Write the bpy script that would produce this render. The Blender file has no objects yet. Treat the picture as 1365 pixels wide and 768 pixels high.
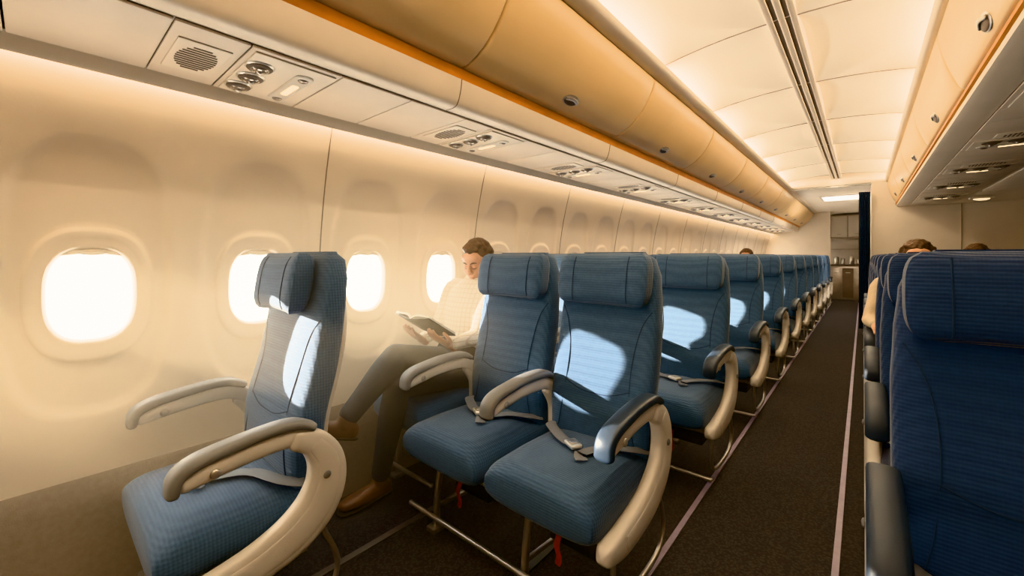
import bpy, bmesh, math, random
from mathutils import Vector, Matrix
random.seed(7)
H = 1.17
C = bpy.context.scene.collection
TH = math.radians(40.6)
try:
    bpy.context.scene.view_settings.view_transform = 'Khronos PBR Neutral'
    bpy.context.scene.view_settings.exposure = .45
except Exception: pass

# ------------------------------------------------------------------ materials
def mat(name, col, rough=0.6, metal=0.0, noise=None, bump=None, emit=None, estr=0, sheen=0, coat=0):
    m = bpy.data.materials.new(name); m.use_nodes = True
    nt = m.node_tree; b = nt.nodes['Principled BSDF']
    b.inputs['Base Color'].default_value = (*col, 1)
    b.inputs['Roughness'].default_value = rough
    b.inputs['Metallic'].default_value = metal
    if sheen: b.inputs['Sheen Weight'].default_value = sheen
    if coat: b.inputs['Coat Weight'].default_value = coat
    if emit:
        b.inputs['Emission Color'].default_value = (*emit, 1); b.inputs['Emission Strength'].default_value = estr
    tc = nt.nodes.new('ShaderNodeTexCoord')
    if noise:
        sc, amt = noise
        n = nt.nodes.new('ShaderNodeTexNoise'); n.inputs['Scale'].default_value = sc; n.inputs['Detail'].default_value = 4
        nt.links.new(tc.outputs['Object'], n.inputs['Vector'])
        r = nt.nodes.new('ShaderNodeValToRGB')
        r.color_ramp.elements[0].position = 0.3; r.color_ramp.elements[1].position = 0.7
        r.color_ramp.elements[0].color = (*[c*(1-amt) for c in col], 1)
        r.color_ramp.elements[1].color = (*[min(1, c*(1+amt)) for c in col], 1)
        nt.links.new(n.outputs['Fac'], r.inputs['Fac']); nt.links.new(r.outputs['Color'], b.inputs['Base Color'])
    if bump:
        sc, st = bump
        n = nt.nodes.new('ShaderNodeTexNoise'); n.inputs['Scale'].default_value = sc
        nt.links.new(tc.outputs['Object'], n.inputs['Vector'])
        bp = nt.nodes.new('ShaderNodeBump'); bp.inputs['Strength'].default_value = st; bp.inputs['Distance'].default_value = 0.003
        nt.links.new(n.outputs['Fac'], bp.inputs['Height']); nt.links.new(bp.outputs['Normal'], b.inputs['Normal'])
    return m

def fabric(name, col, col2):
    m = bpy.data.materials.new(name); m.use_nodes = True
    nt = m.node_tree; b = nt.nodes['Principled BSDF']; L = nt.links
    b.inputs['Roughness'].default_value = 0.85; b.inputs['Sheen Weight'].default_value = 0.22
    tc = nt.nodes.new('ShaderNodeTexCoord')
    w = nt.nodes.new('ShaderNodeTexWave'); w.wave_type = 'BANDS'; w.bands_direction = 'Z'
    w.inputs['Scale'].default_value = 34; w.inputs['Distortion'].default_value = 0.8
    w2 = nt.nodes.new('ShaderNodeTexWave'); w2.bands_direction = 'Y'; w2.inputs['Scale'].default_value = 34; w2.inputs['Distortion'].default_value = .8
    w3 = nt.nodes.new('ShaderNodeTexWave'); w3.bands_direction = 'X'; w3.inputs['Scale'].default_value = 48; w3.inputs['Distortion'].default_value = .8
    for q in (w, w2, w3): L.new(tc.outputs['Object'], q.inputs['Vector'])
    a = nt.nodes.new('ShaderNodeMath'); a.operation = 'ADD'; L.new(w.outputs['Fac'], a.inputs[0]); L.new(w2.outputs['Fac'], a.inputs[1])
    a2 = nt.nodes.new('ShaderNodeMath'); a2.operation = 'MULTIPLY_ADD'; L.new(w3.outputs['Fac'], a2.inputs[0]); a2.inputs[1].default_value = .3; L.new(a.outputs[0], a2.inputs[2])
    n = nt.nodes.new('ShaderNodeTexNoise'); n.inputs['Scale'].default_value = 90; n.inputs['Detail'].default_value = 3; L.new(tc.outputs['Object'], n.inputs['Vector'])
    r = nt.nodes.new('ShaderNodeMapRange'); r.inputs['From Max'].default_value = 2.3; L.new(a2.outputs[0], r.inputs['Value'])
    mx = nt.nodes.new('ShaderNodeMix'); mx.data_type = 'RGBA'
    mx.inputs[6].default_value = (*col, 1); mx.inputs[7].default_value = (*col2, 1); L.new(r.outputs[0], mx.inputs[0])
    mx2 = nt.nodes.new('ShaderNodeMix'); mx2.data_type = 'RGBA'; mx2.blend_type = 'OVERLAY'; mx2.inputs[0].default_value = .2
    L.new(mx.outputs[2], mx2.inputs[6]); L.new(n.outputs['Fac'], mx2.inputs[7])
    L.new(mx2.outputs[2], b.inputs['Base Color'])
    bp = nt.nodes.new('ShaderNodeBump'); bp.inputs['Strength'].default_value = .32; bp.inputs['Distance'].default_value = .002
    L.new(a2.outputs[0], bp.inputs['Height']); L.new(bp.outputs['Normal'], b.inputs['Normal'])
    return m

M = dict(
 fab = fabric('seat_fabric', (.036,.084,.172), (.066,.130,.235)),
 fab_shade = fabric('seat_fabric_shaded', (.009,.030,.088), (.016,.046,.122)),  # same blue fabric, darkened in colour for the shade on the right-hand seats
 plastic = mat('pale_plastic', (.64,.60,.555), .4, bump=(200,.05)),
 pad = mat('armrest_pad', (.20,.21,.23), .5, bump=(300,.1)),  # grey lightened to put the sun on these pads into the colour
 pad_blue = mat('armrest_pad_blue', (.03,.05,.085), .42, bump=(300,.1)),
 pad_shade = mat('armrest_pad_shaded', (.02,.035,.065), .5, bump=(300,.1)),  # pad colour darkened to stand for shade on the right-hand armrests
 metal = mat('brushed_metal', (.5,.48,.46), .35, .9, noise=(30,.1)),
 rail = mat('floor_rail', (.12,.11,.11), .5, .5, noise=(30,.1)),
 belt = mat('belt_webbing', (.20,.22,.26), .7, bump=(400,.3)),
 buckle = mat('belt_buckle', (.75,.73,.70), .3, .7, noise=(20,.05)),
 black = mat('black_plastic', (.015,.015,.018), .5, noise=(40,.2)),
 red = mat('red_webbing', (.22,.012,.012), .7, noise=(60,.2)),
 seam = mat('seat_piping', (.016,.038,.085), .8, noise=(60,.1)),
 wall = mat('wall_panel', (.77,.675,.57), .55, noise=(3,.03), bump=(120,.06)),
 seamw = mat('panel_joint', (.20,.16,.13), .7, noise=(10,.1)),
 dado = mat('dado_panel', (.24,.205,.18), .8, noise=(60,.1), bump=(200,.3)),
 white = mat('white_plastic', (.77,.69,.60), .45, noise=(5,.03), bump=(150,.04)),
 ceil = mat('ceiling_panel', (.84,.79,.72), .6, noise=(2,.03)),
 bin = mat('bin_door', (.84,.62,.36), .34, noise=(2,.05), bump=(250,.06)),
 amber = mat('amber_trim', (.60,.25,.04), .4, noise=(6,.15)),
 psu = mat('service_panel', (.75,.66,.57), .5, noise=(5,.03)),
 psud = mat('service_panel_recess', (.13,.10,.08), .6, noise=(8,.1)),
 glassy = mat('lamp_lens', (.25,.22,.2), .12, .3, noise=(10,.1), coat=.5),
 warm = mat('lit_lens', (.9,.8,.6), .4, emit=(1,.72,.38), estr=2),
 strip = mat('light_tube', (1,.9,.75), .4, emit=(1,.78,.50), estr=12),
 lpanel = mat('light_diffuser', (1,1,1), .4, emit=(.85,.93,1), estr=1.4),
 curtain = mat('curtain_cloth', (.012,.03,.07), .9, noise=(30,.2), bump=(200,.2)),
 track = mat('aisle_strip', (.30,.25,.34), .45, noise=(20,.1)),
 skin = mat('skin', (.62,.35,.23), .5, noise=(20,.06)),
 hair = mat('hair', (.075,.036,.017), .6, noise=(60,.5), bump=(150,.6)),
 jeans = mat('trousers', (.022,.030,.050), .85, noise=(25,.2), bump=(300,.2)),
 shoe = mat('leather_shoe', (.10,.042,.018), .45, noise=(20,.2)),
 sole = mat('shoe_sole', (.04,.03,.025), .8, noise=(20,.2)),
 eye = mat('eyelash', (.02,.012,.01), .6, noise=(20,.2)),
 lip = mat('lips', (.42,.16,.12), .5, noise=(20,.1)),
 paper = mat('book_paper', (.8,.75,.65), .8, noise=(15,.05)),
 cover = mat('book_cover', (.05,.05,.05), .6, noise=(15,.2)),
 steel = mat('galley_steel', (.42,.38,.34), .35, .6, noise=(8,.1)),
)
# carpet
m = mat('carpet', (.05,.045,.045), .95); nt = m.node_tree; b = nt.nodes['Principled BSDF']
tc = nt.nodes.new('ShaderNodeTexCoord'); v = nt.nodes.new('ShaderNodeTexVoronoi'); v.inputs['Scale'].default_value = 95
n = nt.nodes.new('ShaderNodeTexNoise'); n.inputs['Scale'].default_value = 160
nt.links.new(tc.outputs['Object'], v.inputs['Vector']); nt.links.new(tc.outputs['Object'], n.inputs['Vector'])
r = nt.nodes.new('ShaderNodeValToRGB'); r.color_ramp.elements[0].position = .1; r.color_ramp.elements[1].position = .65
r.color_ramp.elements[0].color = (.052,.050,.056,1); r.color_ramp.elements[1].color = (.018,.018,.024,1)
nt.links.new(v.outputs['Distance'], r.inputs['Fac']); nt.links.new(r.outputs[0], b.inputs['Base Color'])
bp = nt.nodes.new('ShaderNodeBump'); bp.inputs['Strength'].default_value = .6; bp.inputs['Distance'].default_value = .004
nt.links.new(n.outputs['Fac'], bp.inputs['Height']); nt.links.new(bp.outputs[0], b.inputs['Normal'])
M['carpet'] = m
# faintly checked shirt
m = mat('checked_shirt', (.8,.7,.55), .85); nt = m.node_tree; b = nt.nodes['Principled BSDF']
tc = nt.nodes.new('ShaderNodeTexCoord'); ws = []
for dr in ('X', 'Z'):
    w = nt.nodes.new('ShaderNodeTexWave'); w.bands_direction = dr; w.inputs['Scale'].default_value = 12; w.inputs['Distortion'].default_value = 1.5
    nt.links.new(tc.outputs['Object'], w.inputs['Vector']); ws.append(w)
a = nt.nodes.new('ShaderNodeMath'); a.operation = 'MAXIMUM'; nt.links.new(ws[0].outputs['Fac'], a.inputs[0]); nt.links.new(ws[1].outputs['Fac'], a.inputs[1])
r = nt.nodes.new('ShaderNodeValToRGB'); r.color_ramp.elements[0].position = .82; r.color_ramp.elements[1].position = .97
r.color_ramp.elements[0].color = (.80,.73,.62,1); r.color_ramp.elements[1].color = (.62,.52,.40,1)
nt.links.new(a.outputs[0], r.inputs['Fac']); nt.links.new(r.outputs[0], b.inputs['Base Color'])
M['shirt'] = m
M['shirt2'] = mat('plain_shirt', (.62,.5,.36), .85, noise=(20,.1), bump=(200,.2))
# window pane
m = bpy.data.materials.new('window_pane'); m.use_nodes = True; nt = m.node_tree
nt.nodes.remove(nt.nodes['Principled BSDF'])
t = nt.nodes.new('ShaderNodeBsdfTransparent'); t.inputs[0].default_value = (.97,.97,.96,1)
g = nt.nodes.new('ShaderNodeBsdfGlossy'); g.inputs['Roughness'].default_value = .1
ms = nt.nodes.new('ShaderNodeMixShader'); ms.inputs[0].default_value = .04
nt.links.new(t.outputs[0], ms.inputs[1]); nt.links.new(g.outputs[0], ms.inputs[2]); nt.links.new(ms.outputs[0], nt.nodes['Material Output'].inputs[0])
M['pane'] = m

# ------------------------------------------------------------------ mesh builder
class MB:
    def __init__(s): s.v = []; s.f = []; s.mi = []; s.slots = []
    def slot(s, m):
        if m not in s.slots: s.slots.append(m)
        return s.slots.index(m)
    def add(s, vs, fs, m):
        o = len(s.v); s.v += [tuple(v) for v in vs]; k = s.slot(m)
        for f in fs: s.f.append(tuple(i+o for i in f)); s.mi.append(k)
    def loft(s, rings, m, caps=True, closed=True):
        n = len(rings[0]); vs = [p for r in rings for p in r]; fs = []
        for i in range(len(rings)-1):
            for j in range(n if closed else n-1):
                a = i*n+j; b2 = i*n+(j+1) % n
                fs.append((a, b2, b2+n, a+n))
        if caps and closed:
            fs.append(tuple(range(n))[::-1]); fs.append(tuple((len(rings)-1)*n+j for j in range(n)))
        s.add(vs, fs, m)
    def box(s, c, size, m, bev=.006, rot=None, seg=2):
        bm = bmesh.new(); bmesh.ops.create_cube(bm, size=1)
        bmesh.ops.scale(bm, vec=size, verts=bm.verts)
        if bev > 0: bmesh.ops.bevel(bm, geom=bm.edges[:], offset=min(bev, min(size)*.45), segments=seg, profile=.5, affect='EDGES')
        if rot is not None: bmesh.ops.transform(bm, matrix=rot.to_4x4(), verts=bm.verts)
        bmesh.ops.translate(bm, vec=c, verts=bm.verts)
        bm.verts.index_update()
        s.add([v.co[:] for v in bm.verts], [[v.index for v in f.verts] for f in bm.faces], m); bm.free()
    def ell(s, c, r, m, rot=None, nu=16, nv=10):
        rings = []
        for i in range(nv+1):
            ph = -math.pi/2+math.pi*i/nv; ph = max(-1.55, min(1.55, ph)); ring = []
            for j in range(nu):
                a = 2*math.pi*j/nu
                p = Vector((r[0]*math.cos(ph)*math.cos(a), r[1]*math.cos(ph)*math.sin(a), r[2]*math.sin(ph)))
                if rot is not None: p = rot @ p
                ring.append(p+Vector(c))
            rings.append(ring)
        s.loft(rings, m)
    def sweep(s, pts, ha, hb, axis, m, n=16, e=2.4, sub=4, cap=True, capl=None):
        pts = [Vector(p) for p in pts]
        if not hasattr(ha, '__len__'): ha = [ha]*len(pts)
        if not hasattr(hb, '__len__'): hb = [hb]*len(pts)
        P = []; A = []; B = []
        def cr(a, b_, c_, d, t): return .5*((2*b_)+(c_-a)*t+(2*a-5*b_+4*c_-d)*t*t+(3*b_-a-3*c_+d)*t**3)
        N = len(pts)
        for i in range(N-1):
            i0 = max(0, i-1); i3 = min(N-1, i+2)
            for k in range(sub):
                t = k/sub
                P.append(cr(pts[i0], pts[i], pts[i+1], pts[i3], t)); A.append(cr(ha[i0], ha[i], ha[i+1], ha[i3], t)); B.append(cr(hb[i0], hb[i], hb[i+1], hb[i3], t))
        P.append(pts[-1]); A.append(ha[-1]); B.append(hb[-1])
        axis = Vector(axis).normalized(); rings = []
        def ring(p, T, a_, b_):
            ax = axis-T*axis.dot(T)
            if ax.length < 1e-3: ax = Vector((0, 0, 1))-T*T.z
            ax.normalize(); nn = T.cross(ax); out = []
            for j in range(n):
                q = 2*math.pi*j/n; c_ = math.cos(q); s_ = math.sin(q)
                out.append(p+ax*(a_*math.copysign(abs(c_)**(2/e), c_))+nn*(b_*math.copysign(abs(s_)**(2/e), s_)))
            return out
        K = len(P)
        Ts = [((P[min(K-1, i+1)]-P[max(0, i-1)]).normalized()) for i in range(K)]
        if cap:
            l = capl if capl is not None else min(A[0], B[0])
            for f in (1, .8, .5, .2):
                sc = math.sqrt(max(0, 1-f*f)); sc = max(sc, .05)
                rings.append(ring(P[0]-Ts[0]*l*f, Ts[0], A[0]*sc, B[0]*sc))
        for i in range(K): rings.append(ring(P[i], Ts[i], A[i], B[i]))
        if cap:
            l = capl if capl is not None else min(A[-1], B[-1])
            for f in (.2, .5, .8, 1):
                sc = math.sqrt(max(0, 1-f*f)); sc = max(sc, .05)
                rings.append(ring(P[-1]+Ts[-1]*l*f, Ts[-1], A[-1]*sc, B[-1]*sc))
        s.loft(rings, m)
    def extr(s, prof, y0, y1, m, closed=False, caps=False, ny=1):
        rings = [[(p[0], y0+(y1-y0)*i/ny, p[1]) for p in prof] for i in range(ny+1)]
        s.loft(rings, m, caps=caps, closed=closed)
    def mesh(s, name, smooth=True, ang=40):
        me = bpy.data.meshes.new(name); me.from_pydata(s.v, [], s.f)
        for m_ in s.slots: me.materials.append(m_)
        me.polygons.foreach_set('material_index', s.mi)
        bm = bmesh.new(); bm.from_mesh(me); bmesh.ops.recalc_face_normals(bm, faces=bm.faces); bm.to_mesh(me); bm.free()
        if smooth:
            me.polygons.foreach_set('use_smooth', [True]*len(me.polygons))
            try: me.set_sharp_from_angle(angle=math.radians(ang))
            except Exception: pass
        me.update(); return me
    def obj(s, name, parent=None, **k):
        o = bpy.data.objects.new(name, s.mesh(name, **k)); C.objects.link(o)
        if parent: o.parent = parent
        return o

def crp(pts, sub=5):
    out = []; N = len(pts)
    for i in range(N-1):
        a, b_, c_, d = [Vector(pts[k]) for k in (max(0, i-1), i, i+1, min(N-1, i+2))]
        for k in range(sub):
            t = k/sub; out.append(.5*((2*b_)+(c_-a)*t+(2*a-5*b_+4*c_-d)*t*t+(3*b_-a-3*c_+d)*t**3))
    out.append(Vector(pts[-1])); return [tuple(p) for p in out]

Y0, Y1 = -1.6, 14.6
# ------------------------------------------------------------------ floor
mb = MB(); mb.box((.35, (Y0+Y1)/2, -.05), (5.1, Y1-Y0, .1), M['carpet'], bev=0); mb.obj('floor', smooth=False)
for i, (x, w) in enumerate([(-.598, .022), (-.078, .022), (-1.51, .03), (-.95, .03)]):
    mb = MB(); mb.box((x, 6.3, .002), (w, 13.9, .006), M['track'] if i < 2 else M['rail'] if i == 2 else M['black'], bev=.001); mb.obj('trim_%d' % (i+1), smooth=False)

# ------------------------------------------------------------------ left wall with window recesses
def wx(z): return -2.075+.15*((z-.9)/.9)**2
WZ = H-.138
def sell(a, hw, hh, e):
    c, s_ = math.cos(a), math.sin(a)
    return (hw*math.copysign(abs(c)**(2/e), c), hh*math.copysign(abs(s_)**(2/e), s_))
ZB, ZT = .40, 1.80
def window_patch(mb, yc):
    n = 64; rings = []
    spec = [(.109,.160,2.7,WZ,.036),(.111,.163,2.7,WZ,.022),(.114,.167,2.7,WZ,.014),(.118,.172,2.7,WZ,.010),(.124,.181,2.65,WZ,.011),(.140,.203,2.6,WZ,.009),(.154,.222,2.6,WZ,.006),(.160,.231,2.6,WZ,.009),(.1635,.237,2.6,WZ,.014),
            (.167,.243,2.6,WZ,.018),(.174,.262,2.6,WZ,.018),(.184,.36,2.7,WZ+.03,.0178),(.194,.43,2.8,WZ+.05,.017),(.203,.458,2.9,WZ+.057,.014),(.213,.472,2.9,WZ+.06,.005),(.221,.482,3.0,WZ+.06,.001),(.230,.495,3.0,WZ+.06,.0)]
    for hw, hh, e, zc, out in spec:
        ring = []
        for j in range(n):
            a = 2*math.pi*(j+.0)/n; dy, dz = sell(a, hw, hh, e); z = zc+dz
            ring.append(Vector((wx(z)-out, yc+dy, z)))
        rings.append(ring)
    lastr = rings[-1]; zc = (ZB+ZT)/2; hh = (ZT-ZB)/2
    for k in (1/3, 2/3, 1):
        ring = []
        for j in range(n):
            a = 2*math.pi*j/n; c, s_ = math.cos(a), math.sin(a); q = max(abs(c), abs(s_))
            y = yc+.265*c/q; z = zc+hh*s_/q
            y = lastr[j].y*(1-k)+y*k; z = lastr[j].z*(1-k)+z*k
            ring.append(Vector((wx(z), y, z)))
        rings.append(ring)
    mb.loft(rings, M['wall'], caps=False)
mb = MB(); wins = [.134+.53*i for i in range(-3, 27)]
for y in wins: window_patch(mb, y)
ya, yb = wins[0]-.265, wins[-1]+.265
prof = [(wx(z)+.012, z) for z in (.0, .1, .2, .3, .395)]+[(wx(.41)-.0, .41)]
mb.extr(prof, Y0, Y1, M['dado'])
full = [(wx(ZB+(ZT-ZB)*i/12), ZB+(ZT-ZB)*i/12) for i in range(13)]
mb.extr(full, Y0, ya, M['wall']); mb.extr(full, yb, Y1, M['wall'])
for i in range(-1, 15):
    ys = .929+1.06*(i)
    if ys > yb or ys < ya: continue
    pts = [(wx(ZB+(ZT-ZB)*k/14)+.0005, ys, ZB+(ZT-ZB)*k/14) for k in range(15)]
    mb.sweep(pts, .0028, .0025, (0, 1, 0), M['seamw'], n=6, e=2, sub=1, cap=False)
mb.obj('wall_left', ang=50)
for i, y in enumerate(wins):
    mb = MB(); ring = [Vector((wx(WZ)-.034, y+sell(2*math.pi*j/32, .112, .163, 3)[0], WZ+sell(2*math.pi*j/32, .112, .163, 3)[1])) for j in range(32)]
    mb.add(ring, [tuple(range(32))], M['pane'])
    zt = WZ+.152
    mb.sweep([(wx(zt)-.024, y-.085, zt-.008), (wx(zt)-.024, y, zt+.002), (wx(zt)-.024, y+.085, zt-.008)], .005, .009, (1, 0, 0), M['white'], n=8)
    mb.sweep([(wx(zt)-.018, y-.035, zt-.004), (wx(zt)-.014, y, zt-.008), (wx(zt)-.018, y+.035, zt-.004)], .006, .005, (1, 0, 0), M['plastic'], n=8)
    mb.obj('window_%d' % (i+1))

mb = MB(); mb.box((2.85, 6.5, 1.3), (.1, 16.3, 2.7), M['wall'], bev=0); mb.obj('wall_right', smooth=False)
mb = MB(); mb.box((.35, Y0-.05, 1.3), (5.1, .1, 2.7), M['wall'], bev=0); mb.obj('wall_front', smooth=False)
mb = MB(); mb.box((.35, Y1+.05, 1.3), (5.1, .1, 2.7), M['wall'], bev=0); mb.obj('wall_back', smooth=False)

# ------------------------------------------------------------------ ceiling
YC = 8.3
mb = MB(); cx = -.32
pitch = 1.06; off = .4
k0 = math.floor((Y0-off)/pitch)
seg = 14
def ceilz(x, t):
    u = (x-cx)/.73
    b_ = .085*(1-abs(t)**2.0)
    return H+1.225-.085*abs(u)**2.2+b_*(1-.2*abs(u))
for k in range(k0, int((YC-off)/pitch)+2):
    rings = []
    for q in range(seg+1):
        yy = off+(k+q/seg)*pitch
        if yy < Y0 or yy > YC: continue
        t = 2*q/seg-1
        rings.append([(cx-.75+1.5*j/24, yy, ceilz(cx-.75+1.5*j/24, t)) for j in range(25)])
    if len(rings) > 1: mb.loft(rings, M['ceil'], caps=False, closed=False)
    yy = off+k*pitch
    if Y0 < yy < YC:
        mb.sweep([(cx-.73+1.46*j/12, yy, ceilz(cx-.73+1.46*j/12, 1)-.001) for j in range(13)], .004, .003, (0, 1, 0), M['seamw'], n=6, e=2, sub=1, cap=False)
mb.box((cx, (Y0+YC)/2, H+1.262), (.030, YC-Y0, .085), M['white'], bev=.003)
for s_ in (-1, 1):
    mb.box((cx+s_*.052, (Y0+YC)/2, H+1.262), (.030, YC-Y0, .085), M['white'], bev=.003)
    mb.box((cx+s_*.026, (Y0+YC)/2, H+1.270), (.022, YC-Y0, .085), M['seamw'], bev=0)
mb.box((-.1, (YC+Y1)/2+.03, H+1.15), (2.0, Y1-YC-.06, .04), M['ceil'], bev=0)
mb.box((cx, YC+.02, H+1.24), (1.5, .04, .24), M['white'], bev=.004)
mb.box((.3, 6.5, H+1.47), (5.2, 16.4, .04), M['ceil'], bev=0)
mb.box((-2.16, 6.5, 2.22), (.04, 16.4, .9), M['ceil'], bev=0)
mb.box((-2.04, 6.5, 1.83), (.26, 16.4, .03), M['ceil'], bev=0)
mb.obj('ceiling', ang=35)
mb = MB(); mb.box((-.3, 10.2, H+1.122), (.6, .7, .016), M['lpanel'], bev=.004); mb.box((-.3, 10.2, H+1.126), (.68, .78, .010), M['white'], bev=.003); mb.obj('ceiling_light_panel')

# ------------------------------------------------------------------ left overhead structure
LYE = 13.3
mb = MB()
mb.extr([(-1.885,H+.66),(-1.89,H+.598),(-1.882,H+.594),(-1.872,H+.60),(-1.862,H+.632),(-1.855,H+.640)], Y0, LYE, M['white'])
mb.extr([(-1.86,H+.642),(-1.395,H+.642)], Y0, LYE, M['white'])
fas = crp([(-1.395,H+.642),(-1.345,H+.640),(-1.318,H+.655),(-1.300,H+.70),(-1.292,H+.748)], 4)
mb.extr(fas, Y0, LYE, M['white'])
mb.obj('trim_5', ang=50)
mb = MB(); mb.extr([(-1.292,H+.748),(-1.300,H+.750),(-1.298,H+.754),(-1.284,H+.786),(-1.290,H+.794),(-1.25,H+.80)], Y0, LYE, M['amber'])
mb.obj('trim_6', ang=20)
mb = MB(); mb.extr(crp([(-.992,H+1.112),(-.955,H+1.108),(-.915,H+1.118),(-.900,H+1.142),(-.915,H+1.150)], 4), Y0, LYE, M['white'])
mb.extr([(-.915,H+1.150),(-.99,H+1.13),(-1.08,H+1.13),(-1.08,H+1.22)], Y0, LYE, M['white']); mb.obj('trim_7')
mb = MB(); mb.extr([(-1.862,H+.64),(-1.86,H+.70)], Y0, LYE, M['seamw'])
for s_ in range(12):
    yy = 1.18+1.34*s_-1.34*2
    mb.sweep([(p[0]+.001, yy, p[1]) for p in fas], .002, .002, (0, 1, 0), M['seamw'], n=6, sub=1, cap=False)
mb.obj('trim_8')
mb = MB(); mb.box((-1.908, (Y0+LYE)/2, 1.787), (.030, LYE-Y0, .012), M['strip'], bev=.002); mb.obj('light_strip')

def bin_mesh(prof, L, mname, back):
    mb = MB(); P = crp(prof, 5)
    def ringat(y, ins):
        out = []
        for i, p in enumerate(P):
            out.append((p[0]+back*ins, y, p[1]+ (ins*.4 if i < 3 else 0)))
        out.append((P[-1][0]+back*.25, y, P[-1][1])); out.append((P[0][0]+back*.06, y, P[0][1]))
        return out
    rings = [ringat(.004, .02), ringat(.006, .008), ringat(.012, .003), ringat(.022, 0)]+[ringat(L*i/8, 0) for i in range(1, 8)]+[ringat(L-.022, 0), ringat(L-.012, .003), ringat(L-.006, .008), ringat(L-.004, .02)]
    mb.loft(rings, M['bin'])
    i = int(len(P)*.27); p = Vector((P[i][0], L/2, P[i][1])); q = P[i+1]; t = Vector((q[0]-P[i][0], 0, q[1]-P[i][1])).normalized()
    nrm = Vector((t.z, 0, -t.x)); 
    if nrm.x*back > 0: nrm = -nrm
    rot = Matrix((Vector((0, 1, 0)), t, nrm)).transposed()
    mb.ell(p+nrm*.001, (.066, .034, .006), M['metal'], rot=rot, nu=24, nv=8)
    mb.ell(p+nrm*.004-t*.004, (.054, .024, .006), M['psud'], rot=rot, nu=24, nv=8)
    mb.sweep([p+nrm*.009+Vector((0, -.052, 0))+t*.004, p+nrm*.014+t*.016, p+nrm*.009+Vector((0, .052, 0))+t*.004], .004, .009, nrm, M['metal'], n=8)
    return mb.mesh(mname, ang=50)
pl = [(-1.272,H+.792),(-1.225,H+.800),(-1.14,H+.845),(-1.06,H+.925),(-1.005,H+1.02),(-.985,H+1.085),(-.992,H+1.108)]
me = bin_mesh(pl, 1.34, 'overhead_bin', -1)
for s_ in range(-2, 9):
    o = bpy.data.objects.new('overhead_bin', me); C.objects.link(o); o.location = (0, 1.18+1.34*s_, 0)
pr = [(.375,H+.792),(.352,H+.805),(.325,H+.87),(.300,H+.95),(.283,H+1.03),(.278,H+1.085),(.288,H+1.108)]
me = bin_mesh(pr, 1.34, 'overhead_bin_centre', 1)
for s_ in range(-1, 6):
    o = bpy.data.objects.new('overhead_bin', me); C.objects.link(o); o.location = (0, .22+1.34*s_, 0)
mb = MB(); mb.extr([(.39,H+.796),(.368,H+.790),(.362,H+.760),(.372,H+.755)], Y0, YC-.01, M['amber']); mb.obj('trim_9', ang=20)
mb = MB(); mb.extr([(.372,H+.757),(.376,H+.735),(.40,H+.722),(.50,H+.722),(1.95,H+.722),(2.0,H+.80),(2.0,H+1.4)], Y0, YC-.01, M['white'])
mb.extr(crp([(.288,H+1.112),(.262,H+1.108),(.245,H+1.12),(.243,H+1.142),(.262,H+1.150)], 4)+[(.34,H+1.13),(.44,H+1.13),(.44,H+1.22)], Y0, YC-.01, M['white'])
mb.obj('trim_10', ang=40)

def service_unit(mname, x0, x1, z):
    mb = MB(); w = x1-x0; xm = (x0+x1)/2
    def panel(ya, yb, xa=x0, xb=x1): mb.box(((xa+xb)/2, (ya+yb)/2, z-.003), (xb-xa-.005, yb-ya-.005, .008), M['psu'], bev=.002)
    mb.box((xm, .53, z+.004), (w-.002, 1.056, .004), M['psud'], bev=0)
    panel(0, .185); panel(.185, .47); panel(.47, .76); panel(.76, 1.06)
    mb.box((xm, .092, z-.009), (.26, .135, .006), M['white'], bev=.003)
    for k in range(11):
        xs = xm-.09+.018*k; L = .105*math.sqrt(max(.15, 1-((k-5)/5.6)**2))
        mb.box((xs, .092, z-.012), (.008, L, .004), M['psud'], bev=.001)
    mb.box((xm, .328, z-.009), (.40, .255, .008), M['white'], bev=.004)
    for k, (px_, py_) in enumerate([(-.12, .243), (-.01, .25), (.10, .243)]):
        c = (xm+px_, py_, z-.014)
        for rr, dz, mm in ((.048, 0, M['metal']), (.042, -.004, M['psud']), (.030, -.009, M['glassy']), (.012, -.017, M['metal'])):
            mb.ell((c[0], c[1], c[2]+dz), (rr, rr*.92, .009), mm, nu=22, nv=8)
    mb.sweep([(xm-.14, .378, z-.014), (xm+.12, .378, z-.014)], .030, .007, (0, 1, 0), M['plastic'], n=16, sub=2, capl=.028)
    mb.sweep([(xm-.06, .378, z-.019), (xm+.04, .378, z-.019)], .013, .005, (0, 1, 0), M['warm'], n=12, sub=2, capl=.012)
    for px_ in (-.13, .11): mb.ell((xm+px_, .378, z-.020), (.018, .018, .007), M['glassy'], nu=14, nv=6)
    return mb.mesh(mname)
me = service_unit('passenger_service_unit', -1.845, -1.40, H+.640)
for k in range(-1, 12):
    o = bpy.data.objects.new('passenger_service_unit', me); C.objects.link(o); o.location = (0, .245+1.06*k, 0)
me2 = service_unit('passenger_service_unit_centre', .50, .95, H+.718)
for k in range(-1, 7):
    o = bpy.data.objects.new('passenger_service_unit', me2); C.objects.link(o); o.location = (0, .45+1.06*k, 0)
    if k < 6:
        mb = MB()
        for q in range(2): mb.box((1.22+q*.48, .45+1.06*k+.53, H+.716), (.44, 1.04, .008), M['psu'], bev=.002)
        mb.obj('ceiling_tile')
mb = MB(); mb.box((1.08, 7.4, H+.696), (.20, .10, .022), M['white'], bev=.006); mb.ell((1.08, 7.4, H+.686), (.07, .04, .02), M['warm']); mb.obj('emergency_light')

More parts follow.
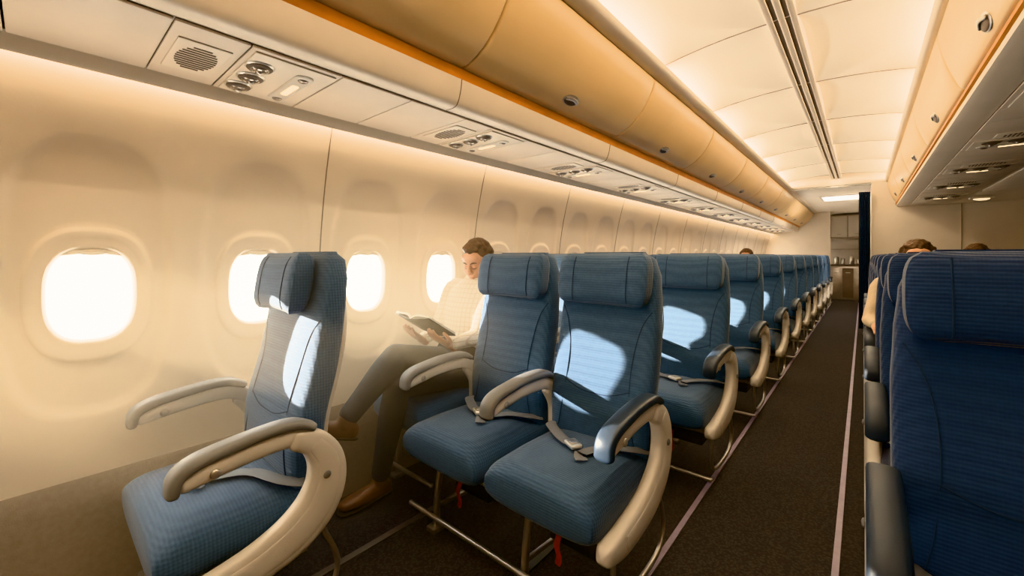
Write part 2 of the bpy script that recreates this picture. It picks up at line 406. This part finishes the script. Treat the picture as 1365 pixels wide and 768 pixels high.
# ------------------------------------------------------------------ seats
def ring_se(xc, yc, z, hx, hy, e, n=28, conc=0.0):
    out = []
    for j in range(n):
        a = 2*math.pi*j/n; x, y = sell(a, hx, hy, e)
        if conc: y -= conc*abs(x/hx)**2.5 if y < 0 else 0
        out.append((xc+x, yc+y, z))
    return out
def interp(tab, z):
    if z <= tab[0][0]: return tab[0][1]
    for (a, b_), (c_, d) in zip(tab, tab[1:]):
        if z <= c_: t = (z-a)/(c_-a); t = t*t*(3-2*t); return b_+(d-b_)*t
    return tab[-1][1]
def seat_mesh(mname, hw=.235, left='arm', right='shroud', ys=1.0, fab='fab', pad='pad', lowback=False, belt=True, loop=0, xpad=0, hr=1.0, bk_=1.0, hfwd=0):
    mb = MB(); F = M[fab]; cw = hw-.012
    k = cw/.223*bk_
    top = 1.185 if not lowback else .95
    bw = .17 if lowback else None
    def yf(z): return (-.035+(z-.42)*.165-.018*math.exp(-((z-.62)/.12)**2))
    W = [(.36,.200),(.46,.214),(.60,.219),(.85,.219),(.97,.213),(1.08,.203),(1.15,.180),(1.185,.135)]
    def wid(z): return (interp(W, z) if not lowback else bw*(1 if z < .88 else math.sqrt(max(.1, 1-((z-.88)/.075)**2))))*k
    T = [(.36,.045),(.5,.062),(.9,.056),(1.08,.05),(1.15,.04),(1.185,.016)]
    rings = []; zs = [.36+(top-.36)*i/26 for i in range(24)]+[top-.03, top-.018, top-.008, top]
    zs = sorted(set(zs))
    for z in zs:
        t = interp(T, z+(1.185-top)); rings.append(ring_se(0, yf(z)+.062, z, wid(z), t, 3.2, conc=.016))
    mb.loft(rings, F)
    def fy(x, z):
        t = interp(T, z); w = wid(z); u = min(.98, abs(x)/w)
        return yf(z)+.062-t*(1-u**3.2)**(1/3.2)-.016*u**2.5
    if not lowback:
        rings = []
        for i in range(13):
            z = .40+.64*i/12; q = 1 if i < 10 else (.97, .90, .7)[i-10]
            rings.append(ring_se(0, yf(z)+.100, z, wid(z)*.91*q, .034, 3.5))
        mb.loft(rings, M['plastic'])
        PR = .0019
        for s_ in (-1, 1):
            for path in ([(.196,.955),(.165,.90),(.142,.80),(.138,.68),(.150,.55),(.165,.47)],):
                pts = [(s_*x*k, fy(x*k, z)-.0005, z) for x, z in path]
                mb.sweep(pts, PR, PR, (1, 0, 0), M['seam'], n=6, e=2, sub=5)
        pts = [(x*k, fy(x*k, z)-.0005, z) for x, z in ((-.14, .66), (-.07, .635), (0, .63), (.07, .635), (.14, .66))]
        mb.sweep(pts, PR, PR, (0, 0, 1), M['seam'], n=6, e=2, sub=5)
        zc = 1.077; rings = []; kh = k*hr; yh = -.012-hfwd
        for i in range(15):
            u = -1+2*i/14; sc = max(.12, (1-abs(u)**3.2)**(1/2.2)); z = zc+.103*u
            rings.append(ring_se(0, yf(z)+yh, z, .198*kh*(.80+.20*sc), .048*sc, 2.8, conc=.026))
        mb.loft(rings, F)
        for s_ in (-1, 1):
            pts = []
            for i in range(9):
                u = -.86+1.72*i/8; z = zc+.103*u; sc = (1-abs(u)**3.2)**(1/2.2); xx = .118*kh; hx = .198*kh*(.8+.2*sc)
                q = xx/hx; pts.append((s_*xx, yf(z)+yh-.048*sc*(1-q**2.8)**(1/2.8)-.026*q**2.5-.0005, z))
            mb.sweep(pts, PR, PR, (1, 0, 0), M['seam'], n=6, e=2, sub=3)
    fr = -.42*ys; bk = .035; rings = []
    L = bk-fr
    for i in range(31):
        s_ = i/30; s_ = s_**1.5*L
        sc = math.sqrt(max(.0, 1-(1-s_/.075)**2)) if s_ < .075 else 1
        sc = max(sc, .12)
        y = fr+s_; zc_ = .385-.012*(s_/L)-.012*(1-min(1, s_/.2)); hz = .078*(.45+.55*sc)
        ring = []
        for j in range(28):
            a = 2*math.pi*j/28; x, z = sell(a, cw*(.95+.05*sc), hz, 3.6)
            if z > 0: z += .010*(1-(x/cw)**2)
            ring.append((x, y, zc_+z))
        rings.append(ring)
    mb.loft(rings, F)
    P_ = M[pad]
    def arm(x, shroud, sgn):
        y0 = -.37*ys
        th = .023
        pth = [(y0+.01,.603),(y0+.09,.622),(y0+.20,.636),(-.04,.632),(.02,.60)]
        mb.sweep([(x, y, z) for y, z in pth], th, [.020,.026,.028,.028,.03], (1, 0, 0), M['plastic'], n=16, e=3.2)
        pd = M['pad_blue'] if (shroud and loop == 1 and hw < .25) else P_
        mb.sweep([(x, y, z) for y, z in [(y0-.014,.590),(y0-.006,.625),(y0+.03,.648),(y0+.10,.662),(y0+.20,.674),(-.05,.672),(.0,.652)]], th+.008, [.015,.018,.018,.017,.016,.016,.013], (1, 0, 0), pd, n=16, e=3)
        if shroud:
            xo = x+sgn*.004
            sp = [(-.05,.622,.030),(.005,.600,.040),(.040,.545,.052),(.045,.475,.062),(.015,.405,.068),(-.06,.350,.066),(-.17,.318,.056),(-.29,.305,.046),(-.385,.312,.030)]
            sp = [(a*ys if a < 0 else a, b_, c_) for a, b_, c_ in sp]
            mb.sweep([(xo, a, b_) for a, b_, c_ in sp], .026, [c_ for a, b_, c_ in sp], (1, 0, 0), M['plastic'], n=20, e=3.6, sub=5)
            mb.sweep([(xo+sgn*.020, a*1.0, b_) for a, b_, c_ in sp[1:-1]], .008, [c_*.62 for a, b_, c_ in sp[1:-1]], (1, 0, 0), M['plastic'], n=16, e=3, sub=5)
            mb.ell((x+sgn*.026, y0+.07, .612), (.006, .013, .013), M['metal'], nu=12, nv=6)
            mb.ell((xo+sgn*.030, .035, .50), (.005, .012, .012), M['pad'], nu=12, nv=6)
        else:
            mb.sweep([(x, -.01, .60), (x, .035, .53), (x, .04, .44)], .018, .028, (1, 0, 0), M['plastic'], n=14, e=3)
            mb.ell((x-.024, y0+.07, .612), (.006, .013, .013), M['metal'], nu=12, nv=6); mb.ell((x+.024, y0+.07, .612), (.006, .013, .013), M['metal'], nu=12, nv=6)
    if left: arm(-hw-xpad, left == 'shroud', -1)
    if right: arm(hw+xpad, right == 'shroud', 1)
    for y, z in ((-.30*ys, .285), (-.04, .285)):
        mb.sweep([(-hw, y, z), (hw, y, z)], .017, .017, (0, 0, 1), M['metal'], n=12, e=2, sub=1)
    lx = -.10
    mb.sweep([(lx, -.30*ys, .28), (lx, -.325*ys, .15), (lx, -.33*ys, .02)], .012, .016, (1, 0, 0), M['metal'], n=10, sub=3)
    mb.sweep([(lx, -.04, .28), (lx, .07, .12), (lx, .12, .02)], .012, .016, (1, 0, 0), M['metal'], n=10, sub=3)
    mb.sweep([(lx, -.325*ys, .10), (lx, -.1, .08), (lx, .11, .06)], .008, .010, (1, 0, 0), M['metal'], n=8, sub=2)
    mb.box((lx, -.33*ys, .012), (.05, .07, .022), M['metal'], bev=.004); mb.box((lx, .12, .012), (.05, .07, .022), M['metal'], bev=.004)
    mb.sweep([(-hw, -.36*ys, .075), (hw, -.36*ys, .075)], .010, .010, (0, 0, 1), M['metal'], n=10, e=2, sub=1)
    mb.box((.08, -.20, .235), (.20, .20, .07), M['black'], bev=.01)
    mb.sweep([(.03, -.305*ys, .245), (.03, -.325*ys, .21), (.035, -.318*ys, .17), (.03, -.32*ys, .145)], .011, .002, (1, 0, 0), M['red'], n=8)
    if loop:
        x = loop*(hw-.01)
        mb.sweep([(x, -.30*ys, .27), (x, -.31*ys, .17), (x, -.27*ys, .09), (x, -.10, .07), (x, .06, .085), (x, .10, .17), (x, .05, .30)], .009, .009, (1, 0, 0), M['metal'], n=10, e=2)
    if belt:
        zt = .474
        mb.sweep([(-cw*.93, .0, zt-.012), (-cw*.8, -.06, zt), (-.09, -.13, zt+.004), (-.02, -.17, zt+.008)], [.022]*4, .0025, (.3, 1, 0), M['belt'], n=8)
        mb.sweep([(cw*.93, .0, zt-.012), (cw*.8, -.05, zt), (.10, -.10, zt+.004), (.05, -.20, zt+.004), (.075, -.24, zt+.002)], [.022]*5, .0025, (-.3, 1, 0), M['belt'], n=8)
        mb.box((0, -.175, zt+.012), (.062, .045, .016), M['buckle'], bev=.005, rot=Matrix.Rotation(-.5, 3, 'Z'))
        mb.box((0, -.175, zt+.021), (.036, .03, .006), M['metal'], bev=.003, rot=Matrix.Rotation(-.5, 3, 'Z'))
    return mb.mesh(mname, ang=48)

def place(me, x, y):
    o = bpy.data.objects.new('airplane_seat', me); C.objects.link(o); o.location = (x, y, 0); return o
sB = seat_mesh('seat_aisle', .235, 'arm', 'shroud', loop=1)
sA = seat_mesh('seat_middle', .240, 'arm', None, xpad=.012)
sC = seat_mesh('seat_single', .292, 'arm', 'shroud', ys=.86, xpad=.022, loop=1, hr=.74, bk_=.93, hfwd=.015)
sW = seat_mesh('seat_window', .222, None, None)
sP = seat_mesh('seat_low', .215, None, None, lowback=True, belt=False)
rB = seat_mesh('seat_aisle_shaded', .235, 'shroud', 'arm', fab='fab_shade', pad='pad_shade', loop=-1)  # right-hand seats use the shade-darkened fabric and pads
rA = seat_mesh('seat_middle_shaded', .235, None, 'arm', fab='fab_shade', pad='pad_shade')
place(sC, -1.595, .55)
rows = [1.45+1.06*i for i in range(11)]
for i, y in enumerate(rows):
    place(sB, -.80, y); place(sA, -1.285, y)
    place(sP if i == 0 else sW, -1.775, y+(.14 if i == 0 else 0))
rrows = [1.32+.82*i for i in range(8)]
for y in rrows:
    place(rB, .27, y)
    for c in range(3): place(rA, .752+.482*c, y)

# ------------------------------------------------------------------ people
def remesh(mb, name, parent, vox, sm=6):
    o = mb.obj(name, parent, smooth=True, ang=180)
    r_ = o.modifiers.new('r', 'REMESH'); r_.mode = 'VOXEL'; r_.voxel_size = vox; r_.use_smooth_shade = True
    s_ = o.modifiers.new('s', 'SMOOTH'); s_.iterations = sm; s_.factor = .5
    return o
def hand(mb, wrist, d, up, side, curl=.6, s=1.0):
    d = Vector(d).normalized(); up = Vector(up); up = (up-d*up.dot(d)).normalized(); lat = d.cross(up)*side; w = Vector(wrist)
    mb.sweep([w-d*.03, w, w+d*.04*s, w+d*.085*s], [.024*s, .026*s, .038*s, .040*s], [.020*s, .018*s, .015*s, .013*s], lat, M['skin'], n=12, sub=3)
    for i, (o_, L) in enumerate(((.030, .068), (.010, .078), (-.010, .072), (-.029, .056))):
        b0 = w+d*(.08)*s+lat*o_*s; a = curl; p = b0; pts = [p-d*.012]; ang = 0
        for q, f in enumerate((.45, .32, .23)):
            ang += a*(.5+.3*q); dd = d*math.cos(ang)-up*math.sin(ang); p = p+dd*L*f*s; pts.append(p)
        mb.sweep(pts, [.0095*s, .009*s, .008*s, .007*s], [.0095*s, .0085*s, .0078*s, .0065*s], lat, M['skin'], n=10, e=2, sub=3)
    b0 = w+d*.02*s+lat*.028*s; pts = [b0, b0+(d*.5+lat*.7).normalized()*.035*s-up*.006, b0+(d*.75+lat*.55).normalized()*.062*s-up*.016, b0+(d*.95+lat*.35).normalized()*.080*s-up*.026]
    mb.sweep(pts, [.014*s, .012*s, .0105*s, .009*s], [.012*s, .011*s, .0095*s, .008*s], up, M['skin'], n=10, e=2, sub=3)
def person(name, J, shirt, hairm, vox=.007, trousers=None):
    root = bpy.data.objects.new(name, None); C.objects.link(root)
    V = lambda k: Vector(J[k])
    X = Vector((1, 0, 0))
    mb = MB(); pe, ch, nk = V('pelvis'), V('chest'), V('neck')
    mid = pe.lerp(ch, .5)+Vector((0, .015, 0))
    shz = (V('shL')+V('shR'))/2
    mb.sweep([pe+Vector((0, 0, -.02)), mid, ch, shz+Vector((0, 0, -.02)), nk+Vector((0, 0, .005))], [.155, .148, .165, .155, .060], [.115, .115, .120, .085, .055], X, shirt, n=24, e=2.3, sub=5)
    for s_ in 'LR':
        sh, el, wr = V('sh'+s_), V('el'+s_), V('wr'+s_)
        mb.sweep([shz.lerp(sh, .45), sh, sh.lerp(el, .5), el], [.06, .062, .052, .044], [.06, .060, .052, .044], (0, 1, .3), shirt, n=14, e=2, sub=4)
        mb.sweep([el, el.lerp(wr, .35), el.lerp(wr, .88)], [.045, .042, .033], [.045, .042, .033], X, shirt, n=14, e=2, sub=4)
        mb.sweep([el.lerp(wr, .84), el.lerp(wr, .90)], [.036, .036], [.036, .036], X, shirt, n=14, e=2, sub=2, capl=.006)
    for s_ in (-1, 1):
        mb.sweep([nk+Vector((0, .060, .042)), nk+Vector((s_*.062, .02, .034)), nk+Vector((s_*.045, -.056, -.004))], [.024, .024, .026], .006, (0, .1, 1), shirt, n=10)
    remesh(mb, 'shirt', root, vox)
    mb = MB(); tr = trousers or M['jeans']
    mb.sweep([pe+Vector((0, .02, .06)), pe, pe+Vector((0, -.02, -.055))], [.15, .168, .165], [.115, .125, .11], X, tr, n=22, e=2.4, sub=4)
    for s_ in 'LR':
        hp, kn, an = V('hp'+s_), V('kn'+s_), V('an'+s_)
        mb.sweep([hp+Vector((0, .03, 0)), hp.lerp(kn, .3), hp.lerp(kn, .7), kn], [.088, .086, .072, .062], [.085, .082, .070, .062], X, tr, n=16, e=2, sub=4)
        mb.sweep([kn, kn.lerp(an, .3), kn.lerp(an, .7), kn.lerp(an, .96)], [.062, .062, .050, .046], [.062, .064, .052, .046], X, tr, n=16, e=2, sub=4)
    remesh(mb, 'trousers', root, vox)
    for s_ in 'LR':
        an, to = V('an'+s_), V('to'+s_); mb = MB()
        dn = V('dn'+s_) if ('dn'+s_) in J else Vector((0, 0, -1)); fd = (to-an); fd = fd-dn*fd.dot(dn); fd.normalize(); lat = fd.cross(dn)
        heel = an+dn*.055-fd*.035
        mb.sweep([heel, heel+fd*.08, heel+fd*.16, heel+fd*.225], [.031, .036, .043, .034], [.034, .036, .026, .019], lat, M['shoe'], n=16, e=2.4, capl=.024)
        mb.sweep([an-dn*.0, an+dn*.04+fd*.005], [.036, .037], [.040, .042], lat, M['shoe'], n=14, e=2, sub=3, capl=.01)
        remesh(mb, 'shoe_'+s_, root, .006, 3)
        mb = MB(); h2 = heel+dn*.028
        mb.sweep([h2, h2+fd*.08, h2+fd*.16, h2+fd*.225], [.034, .037, .045, .036], .007, lat, M['sole'], n=16, e=2.6, capl=.027); mb.obj('sole_'+s_, root)
        mb = MB(); k_ = V('kn'+s_); mb.sweep([k_.lerp(an, .88), an], .034, .034, X, M['sole'], n=12, e=2, sub=2); mb.obj('sock_'+s_, root)
    for s_ in 'LR':
        mb = MB(); wr = V('wr'+s_); el = V('el'+s_)
        mb.sweep([el.lerp(wr, .75), wr], [.028, .026], [.026, .021], X, M['skin'], n=12, e=2, sub=3)
        hand(mb, wr, J['hd'+s_], J['hu'+s_], J['hs'+s_], J.get('curl', .6))
        remesh(mb, 'hand_'+s_, root, .0035, 2)
    hc = V('head'); R = Matrix.Rotation(J.get('yaw', 0), 3, 'Z') @ Matrix.Rotation(J.get('tilt', 0), 3, 'X')
    mb = MB(); E = lambda c, r_, m_=M['skin']: mb.ell(hc+R@Vector(c), r_, m_, rot=R, nu=24, nv=16)
    E((0, .018, .030), (.074, .092, .082)); E((0, -.022, -.028), (.061, .064, .078)); E((0, -.030, -.070), (.046, .050, .040)); E((0, -.066, -.093), (.020, .018, .017))
    E((0, -.072, .030), (.048, .016, .011)); E((0, -.050, .055), (.058, .035, .035))
    for s_ in (-1, 1):
        E((s_*.036, -.060, -.022), (.022, .020, .024)); E((s_*.029, -.073, .008), (.0135, .012, .0115)); E((s_*.076, .012, -.004), (.009, .018, .030)); E((s_*.080, .020, .004), (.008, .012, .018))
        E((s_*.012, -.094, -.024), (.009, .009, .008))
    mb.sweep([hc+R@Vector(p) for p in ((0, -.078, .026), (0, -.096, .002), (0, -.107, -.020))], [.008, .010, .012], [.009, .012, .012], R@X, M['skin'], n=12, e=2, sub=4)
    E((0, -.086, -.048), (.022, .010, .006)); E((0, -.084, -.060), (.019, .010, .006))
    mb.sweep([hc+R@Vector((0, .03, -.05)), nk.lerp(hc, .4)+Vector((0, .02, 0)), nk+Vector((0, 0, -.03))], [.055, .054, .06], [.055, .052, .055], X, M['skin'], n=16, e=2, sub=4)
    remesh(mb, 'head', root, .0035, 3)
    mb = MB()
    for s_ in (-1, 1):
        mb.sweep([hc+R@Vector((s_*a, b_, c_)) for a, b_, c_ in ((.018, -.083, .004), (.029, -.087, .001), (.041, -.080, .004))], .0018, .0018, (0, 0, 1), M['eye'], n=6, e=2)
        mb.sweep([hc+R@Vector((s_*a, b_, c_)) for a, b_, c_ in ((.012, -.087, .030), (.030, -.086, .037), (.047, -.073, .031))], [.003, .004, .002], .003, (0, 0, 1), hairm, n=6, e=2)
    mb.sweep([hc+R@Vector(p) for p in ((-.018, -.088, -.054), (0, -.0965, -.0535), (.018, -.088, -.054))], [.001, .002, .001], .0015, (0, 0, 1), M['lip'], n=6, e=2)
    mb.obj('face_details', root)
    mb = MB(); mb.ell(hc+R@Vector((0, .030, .040)), (.080, .092, .083), hairm, rot=R, nu=24, nv=16)
    rnd = random.Random(3)
    for i in range(260):
        a = rnd.uniform(0, 2*math.pi); ph = rnd.uniform(-.55, 1.55)
        d_ = Vector((math.cos(ph)*math.cos(a), math.cos(ph)*math.sin(a), math.sin(ph)))
        if d_.y < -.15 and d_.z < .50: continue
        if abs(d_.x) > .75 and d_.z < .0 and d_.y < .25: continue
        p = Vector((d_.x*.080, .026+d_.y*.092, .042+d_.z*.088)); q = rnd.uniform(.010, .018)
        mb.ell(hc+R@p, (q, q, q*.9), hairm, nu=8, nv=6)
    remesh(mb, 'hair', root, .005, 1)
    return root
# reader by the window, with an open book resting on the raised thigh
bc = Vector((-1.745, 1.325, .797)); RB = Matrix.Rotation(math.radians(-32), 3, 'X')
J = dict(pelvis=(-1.765,1.59,.565), chest=(-1.765,1.68,.84), neck=(-1.755,1.72,1.015), head=(-1.738,1.71,1.128), tilt=.42, yaw=.22,
 shL=(-1.60,1.69,.965), shR=(-1.925,1.69,.965), elL=(-1.61,1.58,.725), elR=(-1.925,1.56,.725), wrL=tuple(bc+RB@Vector((.115, .115, -.036))), wrR=tuple(bc+RB@Vector((-.115, .115, -.036))),
 hdL=RB@Vector((-.15,-1,0)), huL=RB@Vector((0,0,-1)), hsL=1, hdR=RB@Vector((.15,-1,0)), huR=RB@Vector((0,0,-1)), hsR=-1, curl=.22,
 hpL=(-1.69,1.57,.535), hpR=(-1.84,1.57,.545), knL=(-1.69,1.13,.545), knR=(-1.705,1.13,.685), anL=(-1.79,1.10,.093), anR=(-1.685,.88,.475),
 toL=(-1.78,.92,.02), toR=(-1.71,.80,.36), dnR=Vector((0, -.25, -1)).normalized())
person('reading_passenger', J, M['shirt'], M['hair'])
bk = MB()
for s_ in (-1, 1):
    prof = [(0, 0.000), (.03, .014), (.07, .012), (.11, .005), (.138, .002)]
    for lay, (mm, ex) in enumerate(((M['cover'], .004), (M['paper'], 0))):
        rings = []
        for x, z in crp(prof, 3):
            z2 = z if lay else -.004
            thk = .009 if lay else .0035
            rings.append([bc+RB@Vector((s_*(x+ex*(x > .1)), y_, z2+q+abs(x)*.14)) for y_, q in ((-.10-ex, 0), (.10+ex, 0), (.10+ex, thk), (-.10-ex, thk))])
        bk.loft(rings, mm)
bk.obj('open_book', ang=30)

def generic(x, oy, arm_out=False):
    J = dict(pelvis=(x,oy-.10,.565), chest=(x,oy-.06,.85), neck=(x,oy-.05,1.02), head=(x,oy-.075,1.135), tilt=.1, yaw=0,
     shL=(x+.17,oy-.05,.97), shR=(x-.17,oy-.05,.97), elL=(x+.20,oy-.16,.70), elR=(x-.20,oy-.16,.70), wrL=(x+.12,oy-.38,.67), wrR=(x-.12,oy-.38,.67),
     hdL=(-.3,-1,-.1), huL=(0,-.1,1), hsL=1, hdR=(.3,-1,-.1), huR=(0,-.1,1), hsR=-1, curl=.35,
     hpL=(x+.085,oy-.12,.545), hpR=(x-.085,oy-.12,.545), knL=(x+.10,oy-.50,.545), knR=(x-.10,oy-.50,.545), anL=(x+.10,oy-.52,.093), anR=(x-.10,oy-.52,.093),
     toL=(x+.10,oy-.7,.03), toR=(x-.10,oy-.7,.03))
    if arm_out: J['elR'] = (x-.235, oy-.14, .735); J['wrR'] = (x-.20, oy-.34, .73); J['hdR'] = (.1, -1, -.1)
    return J
person('seated_passenger', generic(.27, rrows[3]+.03, True), M['shirt2'], M['hair'], .009)
person('seated_passenger', generic(.76, rrows[5]+.03), M['shirt2'], M['hair'], .009)
person('seated_passenger', generic(-1.285, rows[5]+.03), M['shirt2'], M['hair'], .009)

# ------------------------------------------------------------------ partitions, curtain, galley
mb = MB(); mb.box((1.45, YC+.03, 1.25), (2.70, .05, 2.5), M['white'], bev=.004)
for x in (1.03, 2.0): mb.box((x, YC+.003, 1.25), (.006, .006, 2.5), M['seamw'], bev=0)
mb.box((.115, (YC+Y1)/2, 1.15), (.04, Y1-YC-.02, 2.3), M['white'], bev=.004)
mb.obj('partition_wall')
mb = MB(); mb.box((-1.35, LYE+.04, 1.3), (1.42, .06, 2.6), M['white'], bev=.004); mb.obj('bulkhead_wall')
mb = MB(); rings = []
for z in [.06+.13*i for i in range(17)]:
    rings.append([(-.05+.13*j/40, YC-.10+.035*math.sin(j*.95)+.05*(j/40), z) for j in range(41)])
mb.loft(rings, M['curtain'], caps=False, closed=False); cu = mb.obj('aisle_curtain', ang=180)
so = cu.modifiers.new('s', 'SOLIDIFY'); so.thickness = .004
mb = MB(); mb.sweep([(-.9, YC-.08, H+1.085), (.10, YC-.08, H+1.085)], .008, .008, (0, 0, 1), M['metal'], n=8, sub=1); mb.obj('curtain_rail')
mb = MB(); gy = 14.1; gx = -.31
mb.box((gx, gy+.2, .45), (.74, .5, .9), M['steel'], bev=.01); mb.box((gx, gy+.18, .915), (.76, .54, .03), M['psud'], bev=.006)
for i in range(3):
    mb.box((gx-.24+.245*i, gy-.06, .45), (.225, .02, .78), M['psud'] if i == 1 else M['steel'], bev=.006); mb.box((gx-.24+.245*i, gy-.075, .72), (.10, .02, .02), M['metal'], bev=.004)
mb.box((gx, gy+.2, 1.95), (.74, .5, .62), M['steel'], bev=.01)
for i in range(2):
    mb.box((gx-.18+.36*i, gy-.055, 1.95), (.33, .02, .55), M['plastic'], bev=.01); mb.box((gx-.18+.36*i, gy-.07, 1.75), (.08, .02, .02), M['metal'], bev=.004)
mb.box((gx, gy+.4, 1.3), (.74, .04, .8), M['plastic'], bev=.004); mb.box((gx, gy+.2, 1.35), (.70, .3, .015), M['steel'], bev=.004)
for x, h_, r_ in ((-.55,.2,.05),(-.41,.16,.04),(-.23,.22,.05),(-.08,.14,.045)):
    mb.sweep([(x, gy+.1, .94), (x, gy+.1, .93+h_)], r_, r_, (1, 0, 0), M['metal'], n=14, e=2, sub=1, capl=.01)
mb.obj('galley_unit')

# ------------------------------------------------------------------ lights
def area(name, loc, dirv, sx, sy, W, col):
    l = bpy.data.lights.new(name, 'AREA'); l.shape = 'RECTANGLE'; l.size = sx; l.size_y = sy; l.energy = W; l.color = col
    o = bpy.data.objects.new(name, l); C.objects.link(o); o.location = loc
    z = -Vector(dirv).normalized(); x = Vector((0, 1, 0)); x = (x-z*x.dot(z)).normalized(); y_ = z.cross(x)
    o.rotation_euler = Matrix((x, y_, z)).transposed().to_euler(); return o
yc = (Y0+YC)/2; Lc = YC-Y0-.1
area('cove_light', (-1.03, yc, H+1.150), (1, 0, .16), Lc, .03, 82, (1,.80,.56))
area('cove_light', (.39, yc, H+1.150), (-1, 0, .16), Lc, .03, 82, (1,.80,.56))
area('track_fill', (cx, yc, H+1.217), (0, 0, -1), Lc, .012, 42, (1,.77,.48))  # added fill along the ceiling track, brightens bins and aisle
area('galley_light', (-.3, 10.2, H+1.105), (0, 0, -1), .6, .6, 24, (1,.85,.65))
sun = bpy.data.lights.new('sun', 'SUN'); sun.energy = 32; sun.angle = .012; sun.color = (1, .82, .60)
so = bpy.data.objects.new('sun', sun); C.objects.link(so)
d = Vector((1.40, .90, -.37)).normalized(); so.rotation_euler = (-d).to_track_quat('Z', 'Y').to_euler()
for y in wins[2:22]:
    l = bpy.data.lights.new('window_portal', 'AREA'); l.shape = 'RECTANGLE'; l.size = .25; l.size_y = .34
    try: l.cycles.is_portal = True
    except Exception: continue
    o = bpy.data.objects.new('window_portal', l); C.objects.link(o); o.location = (wx(WZ)-.034, y, WZ)
    z = Vector((-1, 0, 0)); o.rotation_euler = Matrix((Vector((0, 1, 0)), z.cross(Vector((0, 1, 0))), z)).transposed().to_euler()
w = bpy.data.worlds.new('sky'); bpy.context.scene.world = w; w.use_nodes = True
bg = w.node_tree.nodes['Background']; bg.inputs[0].default_value = (1, .89, .72, 1); bg.inputs[1].default_value = 23
# sunlit dusty air near the windows: density fades out smoothly from the centre
m = bpy.data.materials.new('dusty_air'); m.use_nodes = True; nt = m.node_tree; nt.nodes.remove(nt.nodes['Principled BSDF'])
vs = nt.nodes.new('ShaderNodeVolumeScatter'); vs.inputs['Color'].default_value = (1, .80, .56, 1); vs.inputs['Anisotropy'].default_value = .1
tc = nt.nodes.new('ShaderNodeTexCoord'); g = nt.nodes.new('ShaderNodeTexGradient'); g.gradient_type = 'SPHERICAL'
mp = nt.nodes.new('ShaderNodeMapping'); mp.vector_type = 'POINT'
c0 = Vector((-1.66, .85, .84)); hs = Vector((.62, 1.55, .80))
mp.inputs['Scale'].default_value = (1/hs.x, 1/hs.y, 1/hs.z)
nt.links.new(tc.outputs['Object'], mp.inputs[0]); nt.links.new(mp.outputs[0], g.inputs[0])
mu = nt.nodes.new('ShaderNodeMath'); mu.operation = 'MULTIPLY'; mu.inputs[1].default_value = .75; nt.links.new(g.outputs['Fac'], mu.inputs[0])
nt.links.new(mu.outputs[0], vs.inputs['Density']); nt.links.new(vs.outputs[0], nt.nodes['Material Output'].inputs['Volume'])
mb = MB(); mb.ell((0, 0, 0), tuple(hs), m, nu=32, nv=16); ha = mb.obj('sunlit_haze'); ha.location = c0

# ------------------------------------------------------------------ camera
cam = bpy.data.cameras.new('camera'); co = bpy.data.objects.new('camera', cam); C.objects.link(co)
cam.sensor_width = 36; cam.lens = 546/1365*36; cam.shift_y = -43/1365; cam.clip_start = .02
co.location = (0, 0, H); co.rotation_euler = (math.pi/2, 0, TH)
bpy.context.scene.camera = co
